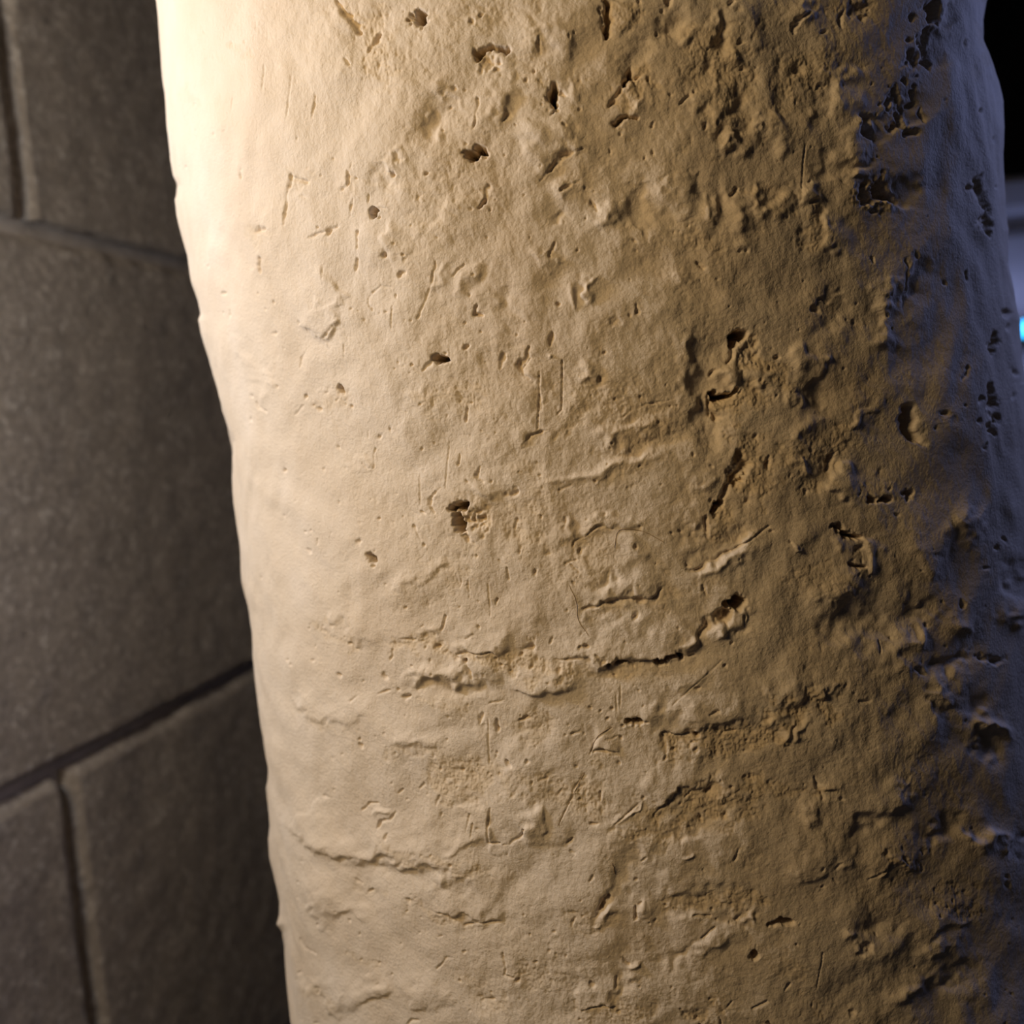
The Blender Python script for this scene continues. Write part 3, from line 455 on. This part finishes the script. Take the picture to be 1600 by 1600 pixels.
p(28, 12, 230, 420); t(9, 35, 6, 405, 370, 410, 520, 400, 640, 420, 770); t(9, 35, 6, 455, 780, 485, 900, 480, 1040); t(8, 30, 5, 510, 1050, 520, 1150); p(14, 12, 350, 540); b(8, 60, 90, 0, 60, 760); b(-7, 60, 90, 0, 350, 700); rg(2.8, 150, 100, 650, 150, 480, 350, 420); p(12, 12, 205, 630); b(7, 50, 90, 10, 110, 900); g(-9, 60, 370, 900, 420, 1150)
p(20, 24, 1325, 705); p(11, 13, 705, 655); p(10, 11, 675, 720); p(9, 10, 490, 530); p(14, 10, 1240, 280); p(30, 16, 1310, 1090, 1320, 1250, 1345, 1400, 1365, 1500); p(26, 14, 1270, 1160); p(36, 16, 1330, 1340, 1350, 1450); p(16, 12, 1420, 1150); p(16, 10, 1400, 880); rg(3, 60, 1320, 450, 1340, 250)
p(11, 14, 250, 1285, 312, 1258); t(8, 35, 5, 335, 1280, 345, 1460, 300, 1540); t(6, 30, 4, 205, 1290, 330, 1260); rg(3.8, 80, 250, 1340, 280, 1480); p(4, 5, 240, 900, 220, 1100, 205, 1260, rag=.1); b(8, 60, 60, 0, 270, 1180); p(20, 12, 920, 1570, 935, 1600); p(10, 9, 185, 940); p(10, 9, 285, 915); p(9, 8, 270, 1130); g(7, 40, 60, 1380, 160, 1180); b(-8, 70, 70, 0, 40, 1250); rg(2.4, 90, 60, 1300, 120, 1180)
at(1200, 400)
p(12, 16, 870, 20, 860, 220); t(-9, 30, 4, 905, -20, 885, 150, 875, 320); g(7, 60, 760, 120, 720, 260); t(8, 28, 5, 640, 320, 740, 350, 830, 300); p(16, 14, 660, 25); p(9, 13, 225, 155); p(13, 16, 1115, 155); p(14, 10, 1240, 95, 1245, 135); p(8, 9, 760, 240); p(8, 9, 560, 295); p(28, 14, 310, 330); t(-6, 25, 4, 330, 280, 370, 330); p(15, 18, 550, 420); p(7, 9, 500, 397); t(9, 35, 5, 660, 330, 700, 400, 690, 520, 660, 640); rg(3, 60, 600, 420); p(12, 9, 740, 400); p(8, 7, 780, 460); g(-8, 70, 480, 280, 400, 450)
p(18, 22, 75, 625); p(15, 16, 20, 700); rg(4.5, 80, 60, 690, 90, 760); b(8, 60, 60, 0, 250, 640); p(10, 9, 165, 700); g(8, 50, 130, 760, 200, 950); g(-7, 60, 300, 780, 330, 950); t(6, 30, 5, 290, 880, 330, 740, 400, 680)
p(44, 38, 895, 980, 905, 1060, 935, 1140, rag=.22); p(16, 54, 890, 1050); p(14, 14, 905, 950); p(28, 22, 1405, 490, 1415, 620); p(38, 22, 1385, 830, 1400, 980, 1420, 1120); p(18, 14, 1310, 1060); p(26, 11, 1225, 700, 1205, 770); p(30, 14, 1500, 350); p(26, 12, 1540, 740); p(20, 10, 1310, 890); p(16, 9, 1345, 1190); rg(3, 50, 1080, 1000, 1140, 1060); p(16, 9, 1110, 1000); p(10, 8, 1050, 1080); p(20, 8, 1500, 440); p(14, 8, 1520, 880)
p(32, 17, 395, 1260, 365, 1350); p(12, 16, 425, 1238); p(13, 13, 280, 1210); t(9, 35, 5, 460, 1290, 420, 1420, 380, 1480); p(20, 10, 245, 1480); p(10, 24, 8, 1245); rg(3.6, 120, 100, 1250, 300, 1400, 480, 1100); b(8, 60, 50, 0, 220, 1330); p(14, 24, 665, 1525, 700, 1540, 765, 1530); p(13, 44, 668, 1525); p(12, 44, 710, 1538, 765, 1528); p(16, 42, 885, 1525, 912, 1485); p(10, 12, 770, 1470); p(10, 9, 590, 1490); t(6, 30, 5, 520, 1010, 570, 1080); rg(2.4, 90, 720, 1480); g(6, 60, 180, 1150, 330, 1000); p(12, 10, 45, 870)
at(1200, 800)
p(15, 46, 425, 88, 470, 110, 510, 145, 575, 150); p(12, 34, 520, 320, 590, 332); p(18, 16, 575, 220, 580, 300); t(10, 30, 5, 590, 120, 605, 250, 615, 420); p(10, 14, 560, 385); b(6, 60, 50, 0, 470, 230); p(9, 10, 135, 190); p(8, 10, 205, 195); b(6, 22, 18, 0, 170, 185); p(6, 9, 332, 450); p(14, 10, 825, 20); rg(2.6, 120, 200, 380, 420, 420); p(10, 8, 30, 130)
b(-16, 230, 110, -12, 560, 690); t(9, 45, 8, 150, 600, 380, 520, 680, 500); b(-10, 100, 70, -25, 950, 650); g(8, 60, 700, 1050, 900, 700); b(9, 60, 70, 20, 950, 760); b(-10, 120, 60, -30, 1150, 930)
p(16, 18, 345, 1110, 350, 1160); b(8, 40, 60, 0, 310, 1130); rg(5, 75, 80, 1230, 220, 1180, 400, 1190); p(13, 14, 150, 1330); p(11, 12, 125, 1405, 140, 1430); b(8, 60, 50, 0, 70, 1310); b(7, 40, 40, 0, 205, 1360); p(11, 11, 250, 1160); t(8, 35, 5, 20, 1240, 130, 1150, 320, 1060); p(8, 14, 695, 815, 700, 885); p(9, 10, 770, 785); p(17, 18, 1225, 590, 1215, 560); p(17, 10, 905, 980, 985, 1005); p(11, 10, 880, 570); p(8, 12, 530, 1140); p(10, 9, 560, 1180, 630, 1180); p(12, 9, 1020, 715); p(10, 9, 640, 400); p(12, 9, 730, 360); p(10, 9, 810, 280)
p(20, 12, 1480, 180); p(18, 13, 1425, 240); p(40, 14, 1340, 930, 1450, 910); p(14, 10, 1370, 355); p(4, 6, 620, 1490, 650, 1475, 700, 1450); b(12, 130, 70, -30, 1080, 1110); b(-10, 120, 70, -20, 1300, 1230); b(12, 120, 60, 15, 1420, 1370); b(-12, 110, 60, 20, 1380, 1480); b(8, 90, 60, 0, 1230, 730); b(9, 80, 120, 10, 1300, 100); b(-9, 70, 150, 15, 1550, 420); b(10, 90, 70, 0, 1560, 620); t(7, 40, 8, 1000, 380, 1100, 280, 1180, 60)
at(1200, 1200)
p(11, 46, 10, 965, 70, 970, 150, 975); p(8, 12, 198, 985); p(9, 14, 300, 45, 330, 130, 342, 210); rg(3.6, 50, 370, 120, 200, 150, 60, 200); p(13, 10, 440, 200); b(6, 40, 30, 0, 380, 100); rg(4.2, 70, 740, 590, 900, 570); p(11, 15, 850, 540, 870, 570); p(8, 12, 975, 600, 985, 650); p(8, 9, 985, 540); p(9, 11, 630, 695, 720, 630); t(7, 35, 5, 600, 690, 740, 620, 1000, 600); p(8, 10, 790, 700); p(8, 8, 840, 490)
p(8, 22, 1068, 850); p(9, 24, 1075, 930); p(8, 20, 1130, 870); p(8, 20, 1187, 885); p(9, 18, 1178, 830); p(8, 17, 1238, 780); p(8, 14, 1065, 770); rg(3.6, 80, 1100, 850, 1250, 850); t(6, 35, 5, 960, 970, 1100, 1000, 1300, 950); p(7, 9, 945, 735); p(16, 20, 1500, 745); p(20, 9, 1495, 690); p(9, 18, 1500, 1400); p(9, 18, 1532, 1432); p(10, 11, 685, 1040); p(34, 12, 560, 1150, 610, 1100); p(18, 12, 530, 1510); p(11, 14, 270, 1490); rg(3.4, 50, 300, 1510); b(6, 35, 30, 0, 525, 1075); p(9, 10, 185, 1095); p(8, 8, 120, 1390, 140, 1360); p(8, 9, 395, 690, 415, 720); p(10, 9, 330, 745); p(8, 8, 460, 580, 430, 620); rg(2.4, 80, 100, 1180, 200, 1330); p(4, 5, 340, 1150, 300, 1370, rag=.1); p(10, 8, 920, 1260)
t(7, 50, 8, 380, 520, 620, 320, 860, 180); t(8, 50, 8, 120, 740, 350, 640, 640, 480); t(6, 45, 8, 560, 1330, 860, 1080, 1150, 1010); b(-10, 140, 60, -30, 620, 330); b(9, 120, 60, -30, 760, 250); b(-12, 140, 60, -20, 1150, 400); b(12, 120, 50, 15, 1400, 440); b(-10, 60, 60, 0, 1530, 470); b(9, 130, 60, -30, 1050, 1130); b(-9, 130, 60, -25, 700, 970); b(9, 130, 50, -35, 900, 1400); b(-9, 150, 60, -30, 1150, 1320); t(7, 40, 6, 820, 260, 870, 100, 740, 20); b(8, 60, 60, 0, 260, 300)
at(0, 0, 3.478)
p(13, 12, 1035, 560); rg(1.5, 40, 1010, 500); p(7, 7, 1052, 710); p(6, 6, 1178, 730); p(6, 6, 1232, 715); p(9, 7, 1325, 970, 1320, 920); p(6, 7, 1115, 240); p(5, 7, 1270, 515); p(3, 3, 1265, 525, 1262, 610, rag=.1); p(8, 7, 1262, 230); p(7, 6, 1325, 215); rg(2, 50, 1300, 260); p(12, 9, 1400, 1270, 1450, 1240); rg(1.8, 50, 1420, 1280); p(12, 12, 1422, 1400, 1430, 1480); p(11, 8, 1140, 1440); p(9, 6, 990, 910); t(5, 40, 6, 1380, 1100, 1420, 1350, 1380, 1560); p(5, 4, 1385, 110, 1388, 160); p(4, 5, 1505, 15)
at(0, 400, 3.478)
p(15, 12, 1215, 210); p(12, 8, 1200, 320); p(11, 8, 1255, 320); p(9, 9, 1490, 250); p(7, 7, 1400, 210); p(11, 11, 1510, 410); p(10, 12, 1522, 720); p(9, 8, 1460, 835, 1400, 790); p(10, 7, 1365, 900); p(9, 8, 1370, 770); t(5, 35, 8, 1470, 780, 1530, 600); t(5, 40, 8, 1240, 180, 1290, 500, 1350, 700); p(9, 6, 1555, 1405)


# small unrecorded pores
for _ in range(420):
    x, y = rng.uniform(OX, OX + RW), rng.uniform(OY, OY + RH)
    ORG[:] = [0, 0, 1.0]
    p(rng.uniform(1.0, 2.4), rng.uniform(2, 7), x, y)
for _ in range(140):                          # the skin goes on like this beyond the frame
    x, y = random.choice([(rng.uniform(OX, OX + RW), rng.uniform(OY, 0)), (rng.uniform(OX, OX + RW), rng.uniform(1600, OY + RH)), (rng.uniform(1600, OX + RW), rng.uniform(OY, OY + RH))])
    p(rng.uniform(2, 7), rng.uniform(6, 26), x, y, x + rng.normal() * 8, y + rng.normal() * 8)

# ------------------------------------------------------------------ pillar mesh
NT, NR = 1000, 1180
R0 = float(np.mean(Rz)); lim = math.acos(R0 / D0)            # visible half angle
th_f = np.linspace(-lim - 0.10, lim + 0.10, 4000)
sx_ = R0 * np.sin(th_f); sd_ = D0 - R0 * np.cos(th_f)
px_ = F * np.arctan2(sx_, sd_)
dens = np.abs(np.gradient(px_)) / np.abs(np.gradient(px_)).max() + 0.28
cum = np.cumsum(dens); cum = (cum - cum[0]) / (cum[-1] - cum[0])
th_v = np.interp(np.linspace(0, 1, NT), cum, th_f)
th_b = np.linspace(th_v[-1], th_v[0] + 2 * math.pi, 72)[1:-1]
TH = np.concatenate([th_v, th_b])
dep = np.sqrt(R0 ** 2 + D0 ** 2 - 2 * R0 * D0 * np.cos(TH))
tt = np.linspace(-0.80, 0.60, NR)
ZZ = CAMZ + tt[:, None] * dep[None, :]
lo = np.linspace(0, 1, 34)[:-1, None]; hi = np.linspace(0, 1, 34)[1:, None]
ZZ = np.concatenate([0.0 + (ZZ[:1]) * lo ** 0.6, ZZ, ZZ[-1:] + (CEIL - ZZ[-1:]) * hi ** 1.6])
cxz, cyz, rz, pz = base_at(ZZ)
ang = TH[None, :] + 0 * ZZ                    # angle from the line pillar -> camera, positive to the right
nx = -np.sin(pz - ang); ny = -np.cos(pz - ang)
# angle direction check: positive theta must lie on the camera's right
tx, ty = np.cos(pz), -np.sin(pz)              # camera-right at the pillar
nx = -np.sin(pz) * np.cos(ang) + tx * np.sin(ang); ny = -np.cos(pz) * np.cos(ang) + ty * np.sin(ang)
NRM = np.stack([nx, ny, np.zeros_like(nx)], -1)
P0 = np.stack([cxz + rz * nx, cyz + rz * ny, ZZ], -1)
PX, PY, DEP = project(P0)
# skin coordinates for noise: metric, one continuous sheet round the pillar
Q3 = np.stack([nx * 0.2, ny * 0.2, ZZ], -1)
def sample(A):
    u = np.clip(PX - OX, 0, RW - 1.001); v = np.clip(PY - OY, 0, RH - 1.001)
    i = v.astype(int); j = u.astype(int); fv = v - i; fu = u - j
    return (A[i, j] * (1 - fu) + A[i, j + 1] * fu) * (1 - fv) + (A[i + 1, j] * (1 - fu) + A[i + 1, j + 1] * fu) * fv
seen = (np.abs(ang) < lim + 0.06) & (PX > OX) & (PX < OX + RW - 1) & (PY > OY) & (PY < OY + RH - 1) & (DEP > 0)
fade = sstep(lim + 0.06, lim + 0.01, np.abs(ang)) * seen
pit = sample(PIT) * fade; hgt = sample(HGT) * fade; rgm = sample(RGH) * fade

dg = np.stack([Q3[..., 0] * 1.0, Q3[..., 1] * 1.0, Q3[..., 2]], -1)
warp = np.stack([perlin(dg * 22 + 5), perlin(dg * 22 + 15), perlin(dg * 22 + 25)], -1) * 0.012
big = 7.5 * perlin(dg * 13) + 5.0 * perlin((dg + warp) * np.array([30, 30, 44])) + 3.4 * perlin((dg + warp) * 75 + 40)
leftness = sstep(-0.15, -0.75, ang)           # the flank towards the stone wall was trowelled smoother
calm = 1 - 0.55 * sstep(0.30, 0.75, ang)     # and so was the far right flank
patch = calm * sstep(-0.25, 0.45, perlin(dg * 26 + 70) + 0.6 * perlin(dg * 70 + 11)) * (1 - 0.7 * leftness)
rough = np.clip(rgm + 1.3 * patch, 0, 6)
fine1 = perlin((dg + warp * 0.3) * 150 + 3); fine2 = perlin(dg * 330 + 7); fine3 = perlin(dg * 720 + 17)
fine4 = perlin(dg * 1350 + 27)
crumb = 0.75 * fine2 + 0.75 * fine3 + 0.35 * fine4 + 0.6 * fine1 - 0.9 * sstep(0.2, 0.6, fine3 + 0.3 * fine2)
small = (1.3 * fine1 + 0.75 * fine2) * (1 - 0.6 * leftness) * calm + 0.30 * fine3 * (1 - 0.5 * leftness) * calm
arc = 0.2 * ang                               # trowel sweeps that rise to the right
sweep = perlin(np.stack([(arc * 0.85 + ZZ * 0.5) * 22, (-arc * 0.5 + ZZ * 0.85) * 70, 0 * ZZ + 4.4], -1) + warp * 60) * 3.2 + perlin(np.stack([(arc * 0.85 + ZZ * 0.5) * 60, (-arc * 0.5 + ZZ * 0.85) * 170, 0 * ZZ + 8.4], -1) + warp * 90) * 1.2
sweep = sweep * sstep(2.2, 1.6, np.abs(ang)) * (1 - 0.5 * leftness) * calm
brush = 0.7 * perlin(np.stack([dg[..., 0] * 90 + dg[..., 2] * 45, dg[..., 1] * 90, dg[..., 2] * 420 + dg[..., 0] * 200], -1)) * 0.35
pit_rough = pit * (1 + 0.22 * fine2 + 0.16 * fine3)
H = big + sweep + hgt + small + brush * (1 - rough / 6) + rough * crumb * 0.44 - rough * 0.25 - pit_rough
# outline bumps that show against the wall and the dark room
resL = np.interp(PY, LD[:, 0], LD[:, 1]) - np.interp(PY, ys_, LSs); resR = np.interp(PY, RD[:, 0], RD[:, 1]) - np.interp(PY, ys_, RSs)
resL *= (PY > 0) & (PY < 1600); resR *= (PY > 0) & (PY < 600)
limbmix = np.exp(-((ang + lim) / 0.30) ** 2) + np.exp(-((ang - lim) / 0.30) ** 2)
outer = -np.exp(-((ang + lim) / 0.12) ** 2) * resL * 0.30e-3 + np.exp(-((ang - lim) / 0.14) ** 2) * resR * 0.30e-3
disp = H * 0.0002 * (1 - 0.35 * np.clip(limbmix, 0, 1)) + outer
disp = np.where((ZZ < 0.001) | (ZZ > CEIL - 0.001), 0, disp)
PV = P0 + NRM * disp[..., None]
nrow, ncol = ZZ.shape
me = mesh_np('plaster_pillar', PV.reshape(-1, 3), grid_quads(nrow, ncol, True))
bare = np.clip(rough / 5.0 * 0.55 + sstep(3, 16, pit) * 0.5, 0, 1).astype(np.float32)
a_ = me.attributes.new('bare', 'FLOAT', 'POINT'); a_.data.foreach_set('value', bare.ravel())
pillar = obj('plaster_pillar', me, M_PLASTER)
pillar['label'] = 'thick round cream plaster pillar, pitted and lumpy, in front of the stone wall'
pillar['category'] = 'pillar'; pillar['kind'] = 'thing'

# loose fibres caught in the paint
def tube(path, r, sides=5):
    path = np.array(path); T = np.gradient(path, axis=0); T /= np.linalg.norm(T, axis=1, keepdims=True)
    V = []
    for c, d in zip(path, T):
        a = np.cross(d, [0.3, 0.5, 0.8]); a /= np.linalg.norm(a); bb = np.cross(d, a)
        for k in range(sides):
            an = 2 * math.pi * k / sides; V.append(c + r * (math.cos(an) * a + math.sin(an) * bb))
    return mesh_np('fibre', V, grid_quads(len(path), sides, True))
def skin_path(pts):
    out = []
    pts = np.array(pts, float); s = np.linspace(0, len(pts) - 1, 26)
    xs = np.interp(s, np.arange(len(pts)), pts[:, 0]); ysx = np.interp(s, np.arange(len(pts)), pts[:, 1])
    xs[1:-1] = np.convolve(xs, np.ones(3) / 3, 'valid'); ysx[1:-1] = np.convolve(ysx, np.ones(3) / 3, 'valid')
    fx, fy = PX[:, :NT], PY[:, :NT]
    for x, y in zip(xs, ysx):
        k = np.argmin((fx - x) ** 2 + (fy - y) ** 2); r, c = divmod(k, NT)
        out.append(PV[r, c] + NRM[r, c] * 0.00012)
    out = np.array(out)
    for _ in range(3): out[1:-1] = (out[:-2] + 2 * out[1:-1] + out[2:]) / 4
    return out
for pts in ([(960, 857), (962, 838), (966, 828), (982, 825), (1007, 830), (1037, 847)],
            [(889, 915), (899, 932), (902, 950), (901, 964), (910, 980), (919, 993)],
            [(957, 1347), (959, 1357), (960, 1367)],
            [(922, 1177), (926, 1162), (938, 1147), (955, 1137)],
            [(872, 1289), (883, 1267), (894, 1245), (912, 1210)]):
    obj('fibre', tube(skin_path(pts), 0.00008), M_FIBRE, pillar)

# ------------------------------------------------------------------ far right: limestone plinth with an LED spot
pl = bpy.data.objects.new('limestone_plinth', None); C.objects.link(pl)
pl['label'] = 'pale limestone plinth glowing blue behind the pillar at the right edge'; pl['category'] = 'plinth'
pl.location = (0.62, 2.03, 0)
def pbox(name, hw, z0, z1, bevel):
    return box(name, -hw, hw, -hw, hw, z0, z1, M_PALE, pl, bevel)
pbox('base', 0.26, 0.0, 0.13, 0.02); pbox('shaft', 0.21, 0.13, 1.668, 0.015); pbox('neck', 0.185, 1.668, 1.692, 0.003); pbox('cap', 0.225, 1.692, 1.757, 0.014)

lamp = bpy.data.objects.new('spot_lamp', None); C.objects.link(lamp)
lamp['label'] = 'small cyan LED spot lamp on the plinth beside the right edge of the pillar'; lamp['category'] = 'lamp'
LX, LY, LZ = 0.444, 1.742, 1.490
lamp.location = (LX, LY, LZ)
def lathe(name, prof, mat, parent, n=32):
    V = []; a = np.linspace(0, 2 * math.pi, n, endpoint=False)
    for y, r in prof: V += [(r * math.cos(t_), y, r * math.sin(t_)) for t_ in a]
    return obj(name, mesh_np(name, V, grid_quads(len(prof), n, True)), mat, parent)
led = [(-0.016 * math.cos(q), max(0.016 * math.sin(q), 0.0002)) for q in np.linspace(0, math.pi / 2, 10)]
lathe('led_lens', led, M_CYAN, lamp)
lathe('housing', [(0.0, 0.0158), (0.004, 0.0165), (0.010, 0.013), (0.034, 0.011), (0.040, 0.008), (0.040, 0.0005)], M_METAL, lamp)
lathe('bracket', [(0.038, 0.004), (0.074, 0.004), (0.074, 0.012), (0.0785, 0.012), (0.0785, 0.0005)], M_METAL, lamp)
ll = bpy.data.lights.new('led_glow', 'POINT'); ll.energy = 0.6; ll.color = (0.42, 0.50, 1.0); ll.shadow_soft_size = 0.02
lo_ = bpy.data.objects.new('led_glow', ll); C.objects.link(lo_); lo_.location = (LX - 0.012, LY - 0.05, LZ + 0.005)
